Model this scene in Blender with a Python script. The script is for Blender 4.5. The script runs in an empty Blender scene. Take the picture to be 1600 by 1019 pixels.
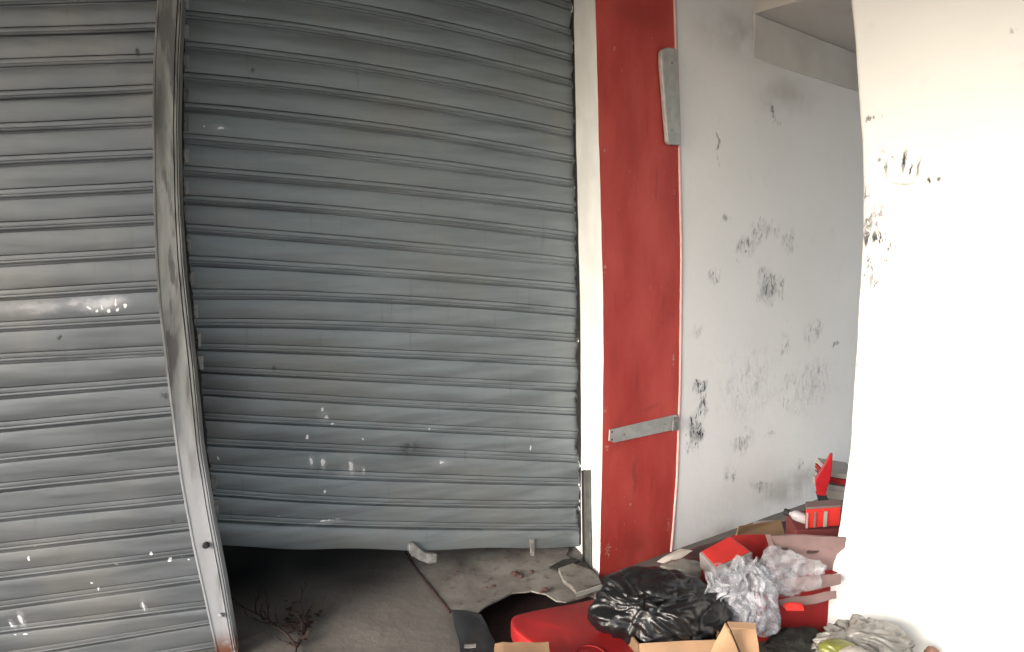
import bpy, bmesh, math, random
from mathutils import Vector, noise, Matrix
random.seed(7)
SC = bpy.context.scene
COL = SC.collection
def nvec(p):                       # a repeatable vector noise
    p = Vector(p); return Vector((noise.noise(p+Vector((13.1, 2.7, 5.3))), noise.noise(p+Vector((-7.9, 31.3, 1.1))), noise.noise(p+Vector((3.3, -17.7, 22.9)))))
# ------------------------------------------------------------------ camera
CAM_H = 1.30
PITCH = math.radians(8)
F = 1142.0                       # focal length in units of the 1600 px frame
cd = bpy.data.cameras.new('camera'); cam = bpy.data.objects.new('camera', cd); COL.objects.link(cam)
cam.location = (0, 0, CAM_H); cam.rotation_euler = (math.pi/2 - PITCH, 0, 0)
cd.sensor_width = 36; cd.lens = 36*F/1600; cd.clip_start = .05; cd.clip_end = 500
SC.camera = cam
# ------------------------------------------------------------------ light
SUN_EL, SUN_AZ = math.radians(20), math.radians(-130)      # azimuth from +Y, clockwise positive: behind left
w = bpy.data.worlds.new('World'); SC.world = w; w.use_nodes = True
nt = w.node_tree; bg = nt.nodes['Background']
sky = nt.nodes.new('ShaderNodeTexSky'); sky.sky_type = 'NISHITA'; sky.sun_disc = False
sky.sun_elevation = SUN_EL; sky.sun_rotation = SUN_AZ
sky.dust_density = 3; sky.air_density = 1.0; sky.ozone_density = .6
hs = nt.nodes.new('ShaderNodeHueSaturation'); hs.inputs['Saturation'].default_value = .62      # a hazy, clouded sky
nt.links.new(sky.outputs[0], hs.inputs['Color']); nt.links.new(hs.outputs[0], bg.inputs[0]); bg.inputs[1].default_value = .15
sd = bpy.data.lights.new('sun', 'SUN'); sd.energy = 1.55; sd.angle = math.radians(35); sd.color = (1, .985, .97)
sun = bpy.data.objects.new('sun', sd); COL.objects.link(sun)
sv = Vector((math.sin(SUN_AZ)*math.cos(SUN_EL), math.cos(SUN_AZ)*math.cos(SUN_EL), math.sin(SUN_EL)))
sun.rotation_euler = sv.to_track_quat('Z', 'Y').to_euler()
SC.view_settings.view_transform = 'Standard'; SC.view_settings.look = 'None'
SC.view_settings.exposure = 1.6; SC.view_settings.gamma = 1

# ------------------------------------------------------------------ helpers: finding places
def ray(px, py):
    d = Vector(((px-800)/F, 1.0, -(py-509.5)/F))
    c, s = math.cos(PITCH), math.sin(PITCH)
    return Vector((d.x, d.y*c + d.z*s, -d.y*s + d.z*c))
O = Vector((0, 0, CAM_H))
def onz(px, py, z):
    d = ray(px, py); return O + d*((z-CAM_H)/d.z)
def ony(px, py, Y):
    d = ray(px, py); return O + d*(Y/d.y)
class Plane:
    """vertical plane through (x,y) running along angle a; u metres along it, n points to the viewer"""
    def __init__(s, x, y, a):
        s.p = Vector((x, y, 0)); a = math.radians(a); s.d = Vector((math.cos(a), math.sin(a), 0)); s.n = Vector((s.d.y, -s.d.x, 0))
    def hit(s, px, py):
        d = ray(px, py); t = (s.p-O).dot(s.n)/d.dot(s.n); q = O + d*t
        return (q-s.p).dot(s.d), q.z
    def at(s, u, z, off=0.0):
        q = s.p + s.d*u + s.n*off; return Vector((q.x, q.y, z))
def edge(pl, pts):
    h = sorted([(z, u) for u, z in (pl.hit(*p) for p in pts)])
    def f(z):
        if z <= h[0][0]: return h[0][1]
        if z >= h[-1][0]: return h[-1][1]
        for a, b in zip(h, h[1:]):
            if z <= b[0]:
                t = (z-a[0])/(b[0]-a[0]); return a[1] + (b[1]-a[1])*t
    return f
def fr(a, b, n): return [a + (b-a)*i/(n-1) for i in range(n)]
CENTRE = Plane(.30, 2.79, 21.5)      # middle shutter
LEFT = Plane(-.87, 2.10, 12)         # left shutter
RED = Plane(.31, 2.54, 35.5)         # red front of the pillar
INNER = Plane(.647, 2.78, 34.3)      # white wall of the passage
BRIGHT = Plane(1.0, 2.2, -33)        # near white wall
# ------------------------------------------------------------------ helpers: objects
def obj(name, bm, m, parent=None, smooth=False, bevel=0, seg=2):
    me = bpy.data.meshes.new(name)
    bmesh.ops.recalc_face_normals(bm, faces=bm.faces) if name not in ('curtain',) else None
    bm.to_mesh(me); bm.free()
    o = bpy.data.objects.new(name, me); COL.objects.link(o)
    me.materials.append(getattr(m, 'm', m))
    if smooth:
        for f in me.polygons: f.use_smooth = True
    if bevel:
        b = o.modifiers.new('bevel', 'BEVEL'); b.width = bevel; b.segments = seg; b.limit_method = 'ANGLE'; b.angle_limit = .6
    if parent: o.parent = parent
    return o
def tag(o, label, cat, group=None, kind=None):
    if label: o['label'] = label
    if cat: o['category'] = cat
    if group: o['group'] = group
    if kind: o['kind'] = kind
    return o
def thing(name, label, cat, group=None):
    o = bpy.data.objects.new(name, None); COL.objects.link(o); o.empty_display_size = .05
    return tag(o, label, cat, group)
def struct(o): o['kind'] = 'structure'; return o
def face(bm, vs):
    try: return bm.faces.new(vs)
    except ValueError: return None
def add_hexa(bm, c):
    """c: 8 corners, 4 bottom then 4 top in the same order"""
    v = [bm.verts.new(p) for p in c]
    for f in ((3,2,1,0),(4,5,6,7),(0,1,5,4),(1,2,6,5),(2,3,7,6),(3,0,4,7)): face(bm, [v[i] for i in f])
def add_box(bm, x0, x1, y0, y1, z0, z1):
    add_hexa(bm, [(x0,y0,z0),(x1,y0,z0),(x1,y1,z0),(x0,y1,z0),(x0,y0,z1),(x1,y0,z1),(x1,y1,z1),(x0,y1,z1)])
def prism(bm, pts, dv):
    """closed polygon pts swept by vector dv"""
    dv = Vector(dv); a = [bm.verts.new(p) for p in pts]; b = [bm.verts.new(Vector(p)+dv) for p in pts]; n = len(pts)
    face(bm, a); face(bm, b[::-1])
    for i in range(n): face(bm, [a[i], a[(i+1)%n], b[(i+1)%n], b[i]])
def tube(bm, pts, rad, k=7):
    rings = []
    for i, p in enumerate(pts):
        p = Vector(p); t = (Vector(pts[min(i+1, len(pts)-1)]) - Vector(pts[max(i-1, 0)])).normalized()
        s = t.cross(Vector((.31, .2, .93))).normalized(); q = t.cross(s)
        r = rad[i] if isinstance(rad, (list, tuple)) else rad
        rings.append([bm.verts.new(p + s*r*math.cos(a) + q*r*math.sin(a)) for a in [2*math.pi*j/k for j in range(k)]])
    for a, b in zip(rings, rings[1:]):
        for j in range(k): face(bm, [a[j], a[(j+1)%k], b[(j+1)%k], b[j]])
    face(bm, rings[0]); face(bm, rings[-1][::-1])
def sheet(bm, grid, uvs=None):
    vs = [[bm.verts.new(p) for p in r] for r in grid]
    lay = bm.loops.layers.uv.verify() if uvs else None
    for i in range(len(grid)-1):
        for j in range(len(grid[0])-1):
            f = bm.faces.new([vs[i][j], vs[i][j+1], vs[i+1][j+1], vs[i+1][j]])
            if uvs:
                for l, (a, b) in zip(f.loops, ((i,j),(i,j+1),(i+1,j+1),(i+1,j))): l[lay].uv = uvs[a][b]
    return vs
# ------------------------------------------------------------------ helpers: materials
class Mat:
    def __init__(s, name, rough=.6, metal=0.0):
        s.m = bpy.data.materials.new(name); s.m.use_nodes = True; s.t = s.m.node_tree
        s.b = s.t.nodes['Principled BSDF']; s.b.inputs['Roughness'].default_value = rough; s.b.inputs['Metallic'].default_value = metal
        s.tc = s.t.nodes.new('ShaderNodeTexCoord')
    def link(s, a, b): s.t.links.new(a, b)
    def noise(s, scale, detail=4, vec='Object', stretch=(1,1,1), dist=0.0, rough=.55):
        mp = s.t.nodes.new('ShaderNodeMapping'); mp.inputs['Scale'].default_value = stretch; s.link(s.tc.outputs[vec], mp.inputs[0])
        n = s.t.nodes.new('ShaderNodeTexNoise'); n.inputs['Scale'].default_value = scale; n.inputs['Detail'].default_value = detail
        n.inputs['Roughness'].default_value = rough; n.inputs['Distortion'].default_value = dist
        s.link(mp.outputs[0], n.inputs['Vector']); return n.outputs['Fac']
    def ramp(s, v, a, b, lo=0.0, hi=1.0):
        r = s.t.nodes.new('ShaderNodeMapRange'); r.interpolation_type = 'SMOOTHSTEP'
        r.inputs['From Min'].default_value = a; r.inputs['From Max'].default_value = b
        r.inputs['To Min'].default_value = lo; r.inputs['To Max'].default_value = hi
        s.link(v, r.inputs['Value']); return r.outputs[0]
    def math(s, op, a, b):
        n = s.t.nodes.new('ShaderNodeMath'); n.operation = op
        for i, x in enumerate((a, b)):
            if isinstance(x, (int, float)): n.inputs[i].default_value = x
            else: s.link(x, n.inputs[i])
        return n.outputs[0]
    def mix(s, fac, a, b):
        n = s.t.nodes.new('ShaderNodeMix'); n.data_type = 'RGBA'
        if isinstance(fac, (int, float)): n.inputs[0].default_value = fac
        else: s.link(fac, n.inputs[0])
        for i, x in ((6, a), (7, b)):
            if isinstance(x, (tuple, list)): n.inputs[i].default_value = (*x[:3], 1)
            else: s.link(x, n.inputs[i])
        return n.outputs[2]
    def color(s, c):
        if isinstance(c, (tuple, list)): s.b.inputs['Base Color'].default_value = (*c[:3], 1)
        else: s.link(c, s.b.inputs['Base Color'])
        return s
    def bump(s, h, strength=.3, dist=.01):
        n = s.t.nodes.new('ShaderNodeBump'); n.inputs['Strength'].default_value = strength; n.inputs['Distance'].default_value = dist
        s.link(h, n.inputs['Height']); s.link(n.outputs[0], s.b.inputs['Normal']); return s
    def marks(s, items, soft=1.0, warp=.02, wf=60):
        """worn, dirty or painted-shade patches with a place of their own; items: (u, v, half width, half height, angle, strength) in metres on the wall"""
        tot = None
        nz = s.t.nodes.new('ShaderNodeTexNoise'); nz.inputs['Scale'].default_value = wf; nz.inputs['Detail'].default_value = 4; s.link(s.tc.outputs['UV'], nz.inputs['Vector'])
        cn = s.t.nodes.new('ShaderNodeVectorMath'); cn.operation = 'SUBTRACT'; s.link(nz.outputs['Color'], cn.inputs[0]); cn.inputs[1].default_value = (.5, .5, .5)
        sc = s.t.nodes.new('ShaderNodeVectorMath'); sc.operation = 'SCALE'; s.link(cn.outputs[0], sc.inputs[0]); sc.inputs['Scale'].default_value = warp
        ad = s.t.nodes.new('ShaderNodeVectorMath'); ad.operation = 'ADD'; s.link(s.tc.outputs['UV'], ad.inputs[0]); s.link(sc.outputs[0], ad.inputs[1])
        for u, v, a, b, ang, st in items:
            mp = s.t.nodes.new('ShaderNodeMapping'); mp.vector_type = 'TEXTURE'
            mp.inputs['Location'].default_value = (u, v, 0); mp.inputs['Rotation'].default_value = (0, 0, math.radians(ang)); mp.inputs['Scale'].default_value = (a, b, 1)
            s.link(ad.outputs[0], mp.inputs[0])
            l = s.t.nodes.new('ShaderNodeVectorMath'); l.operation = 'LENGTH'; s.link(mp.outputs[0], l.inputs[0])
            r = s.ramp(l.outputs['Value'], 1.0-soft, 1.0, st, 0.0)
            tot = r if tot is None else s.math('MAXIMUM', tot, r)
        return tot
def px_marks(pl, items):
    out = []
    for px, py, rw, rh, ang, st in items:
        u, z = pl.hit(px, py); u1, _ = pl.hit(px+rw, py); _, z1 = pl.hit(px, py-rh)
        out.append((u, z, abs(u1-u), abs(z1-z), ang, st))
    return out

def simple(name, col, rough=.6, metal=0, var=.25, scale=12, bump=.0, col2=None):
    m = Mat(name, rough, metal)
    n = m.noise(scale, 5); c2 = col2 or tuple(x*(1-var) for x in col)
    m.color(m.mix(m.ramp(n, .35, .68), c2, col))
    if bump: m.bump(m.noise(scale*4, 4), bump, .004)
    return m.m

# ---- shutter metal
def shutter_mat(name, pl, white, dark, soot, base=(.178, .206, .220), haze=None):
    m = Mat(name, .42, .35)
    streak = m.noise(3.0, 5, 'UV', (1.0, 9, 1)); big = m.noise(2.2, 3, 'UV')
    c = m.mix(m.ramp(streak, .3, .7), tuple(x*.80 for x in base), tuple(x*1.12 for x in base))
    c = m.mix(m.ramp(big, .45, .75, 0, .55), c, (.215, .205, .185))
    fine = m.noise(90, 3, 'UV', (.35, 1, 1))
    c = m.mix(m.ramp(fine, .60, .75, 0, .22), c, (.10, .10, .10))
    runs = m.noise(14, 4, 'UV', (3.0, .25, 1))
    c = m.mix(m.ramp(runs, .60, .80, 0, .35), c, (.09, .085, .08))
    g = m.noise(40, 4, 'UV'); spots = m.noise(26, 2, 'UV')
    if soot: c = m.mix(m.math('MULTIPLY', m.marks(px_marks(pl, soot)), m.ramp(m.noise(9, 5, 'UV'), .25, .6, .5, 1)), c, (.045, .045, .05))
    c = m.mix(m.math('MULTIPLY', m.marks(px_marks(pl, dark), .8), m.ramp(g, .35, .55)), c, (.02, .02, .02))
    wn = m.noise(120, 3, 'UV')
    wm = m.math('MULTIPLY', m.ramp(m.math('ADD', m.marks(px_marks(pl, white), 1.0, .012, 70), m.math('MULTIPLY', wn, .9)), .86, .93), .95)
    c = m.mix(wm, c, (.75, .76, .78))
    if haze: c = m.mix(m.math('MULTIPLY', m.marks(px_marks(pl, haze), .9), m.ramp(m.noise(30, 5, 'UV', (.5, 1, 1)), .3, .7, .2, .8)), c, (.55, .55, .58))
    m.color(c)
    m.link(m.ramp(streak, .3, .7, .36, .55), m.b.inputs['Roughness'])
    m.bump(m.noise(5, 4, 'UV', (1, 3, 1)), .35, .006)
    return m.m
W_C = [(503,640,5,5,0,1),(510,652,5,6,0,.9),(520,661,6,3,0,.8),(480,682,4,6,0,.9),(567,686,3,4,0,.7),(486,720,4,10,0,1),(504,722,5,12,0,1),
       (548,728,6,15,0,1),(569,735,3,8,0,.7),(507,768,4,6,0,.9),(670,670,5,4,0,.6),(690,722,12,5,0,.55),(829,700,3,9,0,.6),(341,716,3,9,0,.7),
       (345,201,9,4,0,.8),(320,198,5,4,0,.5),(512,813,45,3,0,.6),(440,806,30,2,0,.4)]
D_C = [(395,110,4,7,0,.9),(428,575,6,7,0,.6),(300,560,12,50,0,.9),(310,650,14,50,0,1),(640,700,22,14,0,.55),(900,240,6,20,0,.6),(900,420,5,12,0,.7),(900,520,6,20,0,.8),(901,700,7,18,0,.9),(900,620,7,16,0,.9),(903,800,7,20,0,1),(850,560,3,3,0,.8)]
SOOT_C = [(310,610,110,130,0,.85),(430,700,150,40,0,.35),(650,705,60,30,0,.45)]
W_L = [(140,481,10,3,-20,.75),(152,486,5,6,0,.8),(160,480,3,8,15,.85),(171,486,6,6,0,.8),(181,473,3,10,0,.9),(184,484,5,6,0,.8),(196,478,6,7,0,.85),(45,872,4,8,0,.7),(55,855,4,3,0,.8),(182,882,4,4,0,1),(236,864,4,6,0,1),(265,875,6,5,0,1),(283,870,4,3,0,.8),(295,874,3,3,0,.8),
       (115,873,5,4,0,.5),(144,910,3,4,0,.8),(154,920,3,6,0,.8),(225,946,4,13,8,1),(18,975,4,9,20,1),(33,968,5,14,14,1),(40,990,8,2,0,.7),(24,991,5,2,0,.6),(28,925,3,10,0,.35)]
D_L = [(215,83,7,9,0,1),(94,527,4,6,0,.9),(85,547,12,3,0,.5),(258,618,9,12,0,.8),(270,815,8,8,0,.4)]
M_CENTRE = shutter_mat('shutter_paint', CENTRE, W_C, D_C, SOOT_C, haze=[(486,722,6,16,0,.7),(505,724,7,18,0,.7),(549,732,8,22,0,.8),(568,738,4,14,0,.6),(340,200,22,8,0,.5),(500,818,60,5,0,.5),(545,735,30,20,0,.35),(690,725,25,10,0,.4),(505,650,14,18,0,.35)])
M_LEFT = shutter_mat('shutter_paint_grey', LEFT, W_L, D_L, None, (.110, .122, .134), [(60,482,100,14,2,.5),(160,476,56,18,4,1),(120,472,34,9,10,.7),(225,946,6,18,8,.6),(20,975,7,14,20,.6),(34,968,8,20,14,.7)])
M_GALV = Mat('galvanised', .5, .4)
_n = M_GALV.noise(6, 5, 'Object', (3, 3, .7)); _g = M_GALV.noise(34, 5)
_c = M_GALV.mix(M_GALV.ramp(_n, .35, .62), (.13, .125, .12), (.33, .33, .325)); _c = M_GALV.mix(M_GALV.ramp(_g, .52, .68, 0, .75), _c, (.06, .055, .05))
M_GALV.color(_c); M_GALV.bump(_g, .4, .004)
# post: pale at the bottom with rust where it meets the floor, darker higher up, grimy in patches
M_POST = Mat('post_metal', .65, .1)
sx = M_POST.t.nodes.new('ShaderNodeSeparateXYZ'); M_POST.link(M_POST.tc.outputs['Object'], sx.inputs[0])
_n = M_POST.noise(5, 5, 'Object', (4, 4, .6)); _g = M_POST.noise(30, 5)
_c = M_POST.mix(M_POST.ramp(_n, .3, .7), (.07, .072, .068), (.20, .205, .20))
_c = M_POST.mix(M_POST.ramp(M_POST.noise(13, 5, 'Object', (3, 3, .45)), .50, .60, 0, .9), _c, (.05, .048, .05))
_c = M_POST.mix(M_POST.math('MULTIPLY', M_POST.ramp(sx.outputs[2], .95, .45, 0, 1), M_POST.ramp(_n, .25, .55)), _c, (.27, .28, .30))
_r = M_POST.math('MULTIPLY', M_POST.ramp(sx.outputs[2], .02, .11, 1, 0), M_POST.ramp(_g, .3, .5))
_c = M_POST.mix(_r, _c, (.11, .035, .015))
M_POST.color(_c); M_POST.bump(_g, .4, .004)
# red paint
M_RED = Mat('red_paint', .62)
_n = M_RED.noise(4, 6, 'UV', (1.6, .6, 1), .15); _g = M_RED.noise(9, 5, 'UV', (5, .5, 1))
_c = M_RED.mix(M_RED.ramp(_n, .3, .7), (.40, .034, .025), (.53, .072, .056))
_c = M_RED.mix(M_RED.ramp(_g, .57, .78, 0, .45), _c, (.20, .018, .014))
_c = M_RED.mix(M_RED.ramp(M_RED.noise(60, 3, 'UV', (1.4, .6, 1)), .66, .74, 0, .5), _c, (.55, .20, .16))
_ch = M_RED.marks(px_marks(RED, [(960,76,3,8,0,1),(1020,55,2,14,0,.7),(946,640,6,10,0,.8),(948,700,5,9,0,.9),(945,420,4,16,0,.8),(1054,300,3,14,0,.8),(1052,560,4,20,0,.8),(950,860,9,22,0,.7),(1044,820,5,18,0,.7),(985,790,3,12,0,.5),(944,240,4,12,0,.7)]), 1.0, .02, 50)
_c = M_RED.mix(M_RED.ramp(M_RED.math('MULTIPLY', _ch, M_RED.ramp(M_RED.noise(90, 4, 'UV'), .42, .6)), .2, .5, 0, .6), _c, (.62, .36, .32))
_dk = M_RED.marks(px_marks(RED, [(965,680,14,30,0,.8),(992,740,6,60,0,.5),(1010,640,30,8,12,.4),(960,560,8,40,0,.4),(1000,25,60,30,0,.5),(990,850,40,30,0,.4)]), 1.0, .06, 20)
_c = M_RED.mix(M_RED.math('MULTIPLY', _dk, M_RED.ramp(_n, .3, .6)), _c, (.12, .02, .015))
M_RED.color(_c); M_RED.bump(M_RED.noise(30, 5, 'UV'), .3, .004)
def plaster(name, pl, base, scuffs, ncut=(.48, .60), dull=None, soft=.55, smears=None):
    m = Mat(name, .75)
    c = m.mix(m.ramp(m.noise(1.6, 5, 'UV'), .3, .75), tuple(x*.93 for x in base), base)
    c = m.mix(m.ramp(m.noise(14, 5, 'UV', (1, .6, 1)), .6, .8, 0, .35), c, tuple(x*.75 for x in base))
    if dull: c = m.mix(m.math('MULTIPLY', m.marks(px_marks(pl, dull)), m.ramp(m.noise(5, 5, 'UV'), .3, .65)), c, (.34, .32, .29))
    if scuffs:
        sm = m.math('MULTIPLY', m.marks(px_marks(pl, scuffs), .9, .16, 11), m.ramp(m.noise(38, 5, 'UV', (1.3, .55, 1), 1.0, .7), ncut[0], ncut[1]))
        so = m.math('MULTIPLY', m.marks(px_marks(pl, scuffs), 1.0, .16, 11), m.ramp(m.noise(17, 4, 'UV', (1.4, .6, 1), .6), .40, .68, 0, soft))
        c = m.mix(so, c, (.12, .12, .13)); c = m.mix(sm, c, (.035, .035, .04))
    if smears: c = m.mix(m.math('MULTIPLY', m.marks(px_marks(pl, smears), .8, .012, 40), m.ramp(m.noise(60, 3, 'UV', (1, .5, 1)), .25, .5, .3, 1)), c, (.02, .02, .02))
    m.color(c); m.bump(m.noise(22, 6, 'UV'), .25, .006); return m.m
SC_I = [(1090,605,15,15,0,1.8),(1094,640,14,36,-14,1.6),(1086,678,17,36,-14,1.8),(1118,436,14,28,20,.95),(1198,445,22,40,0,1.1),(1165,385,18,24,-20,.8),(1192,362,30,26,0,.85),(1235,378,16,22,40,.75),
        (1203,172,18,9,-30,.95),(1220,190,8,14,0,.6),(1120,220,4,36,5,.8),(1272,512,18,24,0,.75),(1304,542,6,9,0,1),(1280,580,8,14,0,.5),(1162,690,20,26,-15,.7),(1205,682,10,6,0,.8),(1140,740,12,20,0,.7),(1190,758,30,12,-30,.6),
        (1250,722,8,12,-20,.8),(1225,540,14,30,0,.4),(1225,630,18,10,0,.4),(1088,522,12,20,0,.35),(1135,350,8,12,0,.5),(1112,132,6,6,0,.4),(1220,452,10,30,20,.6),(1260,600,60,60,0,.3),(1170,600,60,80,0,.25)]
DULL_I = [(1190,60,130,70,0,.7),(1230,150,70,50,0,.5),(1250,760,90,40,0,.9),(1120,840,80,30,0,.7)]  # broad greyer patches along the top and foot of the wall
M_INNER = plaster('inner_plaster', INNER, (.84, .83, .82), SC_I, (.50, .62), DULL_I)
SC_B = [(1412,252,4,26,-3,1.6),(1384,262,5,30,0,.9),(1436,258,6,26,-12,1.0),(1450,281,5,7,0,1.4),(1466,279,7,7,30,1.3),(1375,240,4,5,0,1.2),(1420,288,30,4,0,.5),
        (1358,330,16,70,0,.85),(1370,370,18,60,0,.95),(1384,395,10,40,0,.8),(1358,430,12,70,0,.8),(1352,290,8,40,0,.7),(1360,190,10,16,0,.8),(1350,500,9,30,0,.6),(1345,575,16,20,30,.85),(1340,600,8,18,0,.8),(1475,668,4,6,0,.7),(1577,40,14,10,30,.4),(1335,780,6,14,0,.6)]
M_BRIGHT = plaster('bright_plaster', BRIGHT, (.84, .84, .82), SC_B, (.51, .58), None, .2, [(1412,252,4,28,-2,1),(1435,262,3,24,-10,.75),(1385,266,3,22,2,.6),(1451,281,4,7,0,.95),(1467,280,5,5,30,.85),(1373,250,4,5,0,.7),(1383,262,3,4,0,.8),(1410,288,26,3,0,.45),(1361,440,4,20,0,.6),(1366,372,5,14,0,.6),(1352,300,3,14,0,.6)])
M_TRIM = simple('white_trim_paint', (.84, .84, .82), .6, 0, .12, 7, .2)
M_PINKEDGE = simple('pink_edge_paint', (.72, .50, .46), .6, 0, .15, 12)
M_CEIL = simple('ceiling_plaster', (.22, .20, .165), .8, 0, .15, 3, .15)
M_BAND = simple('band_plaster', (.66, .64, .60), .8, 0, .15, 4, .15)
# concrete
M_FLOOR = Mat('concrete', .8)
_n = M_FLOOR.noise(2.6, 6); _g = M_FLOOR.noise(11, 6, rough=.7); _f = M_FLOOR.noise(120, 3)
_c = M_FLOOR.mix(M_FLOOR.ramp(_n, .3, .7), (.098, .089, .080), (.18, .162, .145))
_c = M_FLOOR.mix(M_FLOOR.ramp(_g, .52, .72, 0, .7), _c, (.10, .10, .088))
_c = M_FLOOR.mix(M_FLOOR.ramp(_f, .6, .75, 0, .5), _c, (.07, .06, .055))
_dirt_shade = M_FLOOR.marks([(p.x, p.y, a, b, 0, st) for p, a, b, st in ((onz(370, 900, 0), .34, .45, 1), (onz(500, 880, 0), .30, .22, .8), (onz(360, 1010, 0), .10, .12, .5), (onz(560, 905, 0), .2, .10, .5))], 1.0)  # dirt plus the shade under the lifted shutter, painted into the concrete
_c = M_FLOOR.mix(M_FLOOR.math('MULTIPLY', _dirt_shade, M_FLOOR.ramp(_n, .25, .6, .55, 1)), _c, (.018, .018, .018))
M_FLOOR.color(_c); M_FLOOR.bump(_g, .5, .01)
M_SLAB = Mat('broken_concrete', .85)
_n = M_SLAB.noise(6, 6); _g = M_SLAB.noise(26, 6, rough=.7)
_c = M_SLAB.mix(M_SLAB.ramp(_n, .3, .7), (.12, .105, .095), (.23, .215, .195)); _c = M_SLAB.mix(M_SLAB.ramp(_g, .54, .68, 0, .7), _c, (.06, .045, .04))
M_SLAB.color(_c); M_SLAB.bump(_g, .35, .008)
M_SOIL = simple('dark_soil', (.030, .010, .009), .95, 0, .4, 20, .6)
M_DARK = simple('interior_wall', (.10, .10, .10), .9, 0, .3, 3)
M_ASPH = simple('asphalt', (.30, .29, .27), .9, 0, .2, 4)

# ================================================================== the ground
def flat(name, outline, holes, z, m, th=0.0):
    bm = bmesh.new(); lay = bm.loops.layers.uv.verify(); es = []; loops = []
    for lp in [outline]+holes:
        vs = [bm.verts.new((p[0], p[1], z)) for p in lp]; loops.append(vs)
        for i in range(len(vs)): es.append(bm.edges.new((vs[i], vs[(i+1) % len(vs)])))
    bmesh.ops.triangle_fill(bm, use_beauty=True, edges=es)
    for vs in loops if th else []:
        low = [bm.verts.new((v.co.x, v.co.y, z-th)) for v in vs]
        for i in range(len(vs)): face(bm, [vs[i], vs[(i+1) % len(vs)], low[(i+1) % len(vs)], low[i]])
    for f in bm.faces:
        if abs(f.normal.z) > .5 and f.normal.z < 0: f.normal_flip()
    for f in bm.faces:
        for l in f.loops: l[lay].uv = l.vert.co.xy
    me = bpy.data.meshes.new(name); bm.to_mesh(me); bm.free(); me.materials.append(getattr(m, 'm', m))
    o = bpy.data.objects.new(name, me); COL.objects.link(o); return struct(o)
pit = [onz(x, y, 0) for x, y in ((712,952),(738,941),(775,925),(830,905),(890,915),(925,925),(950,940),(1010,1010),(1000,1060),(880,1075),(735,1060),(716,1000))]
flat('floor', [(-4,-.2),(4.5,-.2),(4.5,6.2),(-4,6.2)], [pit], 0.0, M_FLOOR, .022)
flat('ground', [(-150,-200),(150,-200),(150,150),(-150,150)], [[(-3.9,-.1),(4.4,-.1),(4.4,6.1),(-3.9,6.1)]], -.004, M_ASPH)
flat('pit_soil', [(.0-.6,1.2),(1.2,1.2),(1.2,3.2),(-.6,3.2)], [], -.075, M_SOIL)

# the raised broken threshold slab in front of the shutter
def wob(p, a=.004, s=9): return Vector(p) + Vector((noise.noise(Vector(p)*s), noise.noise(Vector(p)*s+Vector((5,0,0))), 0))*a
slab_px = [(634,862),(650,886),(667,907),(704,953),(722,955),(746,957),(762,945),(786,933),(800,926),(830,923),(852,927),(868,938),(884,940),(902,935),(940,921),(938,905),(912,888),(885,868),(890,850),(860,838),(700,838)]
bm = bmesh.new()
top = [onz(x, y, .008) for x, y in slab_px]
# densify
dense = []
for a, b in zip(top, top[1:]+top[:1]):
    k = max(1, int((b-a).length/.02))
    for i in range(k): dense.append(wob(a+(b-a)*i/k, .006, 30))
prism(bm, dense, (0, 0, -.006))
slab = obj('threshold_slab', bm, M_SLAB)
tag(slab, 'cracked raised concrete threshold slab with a broken front edge, under the right end of the shutter', 'concrete slab')
bm = bmesh.new(); prism(bm, [wob(onz(x, y, .024), .006, 40) for x, y in ((900,923),(912,920),(926,915),(940,910),(934,900),(920,889),(896,880),(872,888),(880,905),(892,914))], (0, 0, -.016))
ch = obj('raised_tile', bm, M_SLAB, slab, bevel=.002)
bm = bmesh.new(); a, b = onz(901, 926, .0235), onz(941, 913, .0235); f = Vector((0, -.004, 0)); prism(bm, [a+f, b+f, b+f-Vector((0, 0, .018)), a+f-Vector((0, 0, .019))], (0, .006, 0))
ch = obj('pale_tile_edge', bm, simple('pale_stone', (.46, .45, .42), .7, 0, .2, 30, .3), slab, bevel=.001)
# crack lines and rubble crumbs on the slab
bm = bmesh.new()
for x, y, s in ((714,894,.006),(805,896,.012),(812,900,.009),(830,893,.007),(852,921,.010),(845,925,.006),(866,884,.006),(772,915,.006),(760,918,.005)):
    c = onz(x, y, .018); r = bmesh.ops.create_icosphere(bm, subdivisions=2, radius=s)
    for v in r['verts']:
        v.co = Vector((v.co.x*1.4, v.co.y, v.co.z*.7))*(1+.5*noise.noise(v.co*140+Vector((x, 0, 0)))) + c
crumbs = obj('rubble', bm, simple('brick_crumb', (.10, .05, .045), .9, 0, .5, 40), smooth=True)
tag(crumbs, 'reddish brown crumbs of rubble scattered on the cracked threshold slab', 'rubble', kind='stuff')
bm = bmesh.new()
for pts in (((858,886),(870,890),(893,882),(905,876),(900,872),(880,874)),):
    prism(bm, [onz(x, y, .022) for x, y in pts], (0, 0, -.006))
o = obj('torn_rag', bm, simple('black_rag', (.018, .016, .014), .9, 0, .3, 30, .4)); tag(o, 'small black torn scrap lying at the foot of the white pillar edge', 'scrap')
# long crack between floor and slab
bm = bmesh.new()
cr = [onz(x, y, .0105) for x, y in ((632,860),(649,886),(666,907),(703,954))]
for a, b in zip(cr, cr[1:]):
    d = (b-a).normalized(); s = Vector((-d.y, d.x, 0))*.0018
    prism(bm, [a-s, b-s, b+s, a+s], (0, 0, -.010))
o = obj('floor_crack', bm, M_SOIL); tag(struct(o), None, None)

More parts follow.
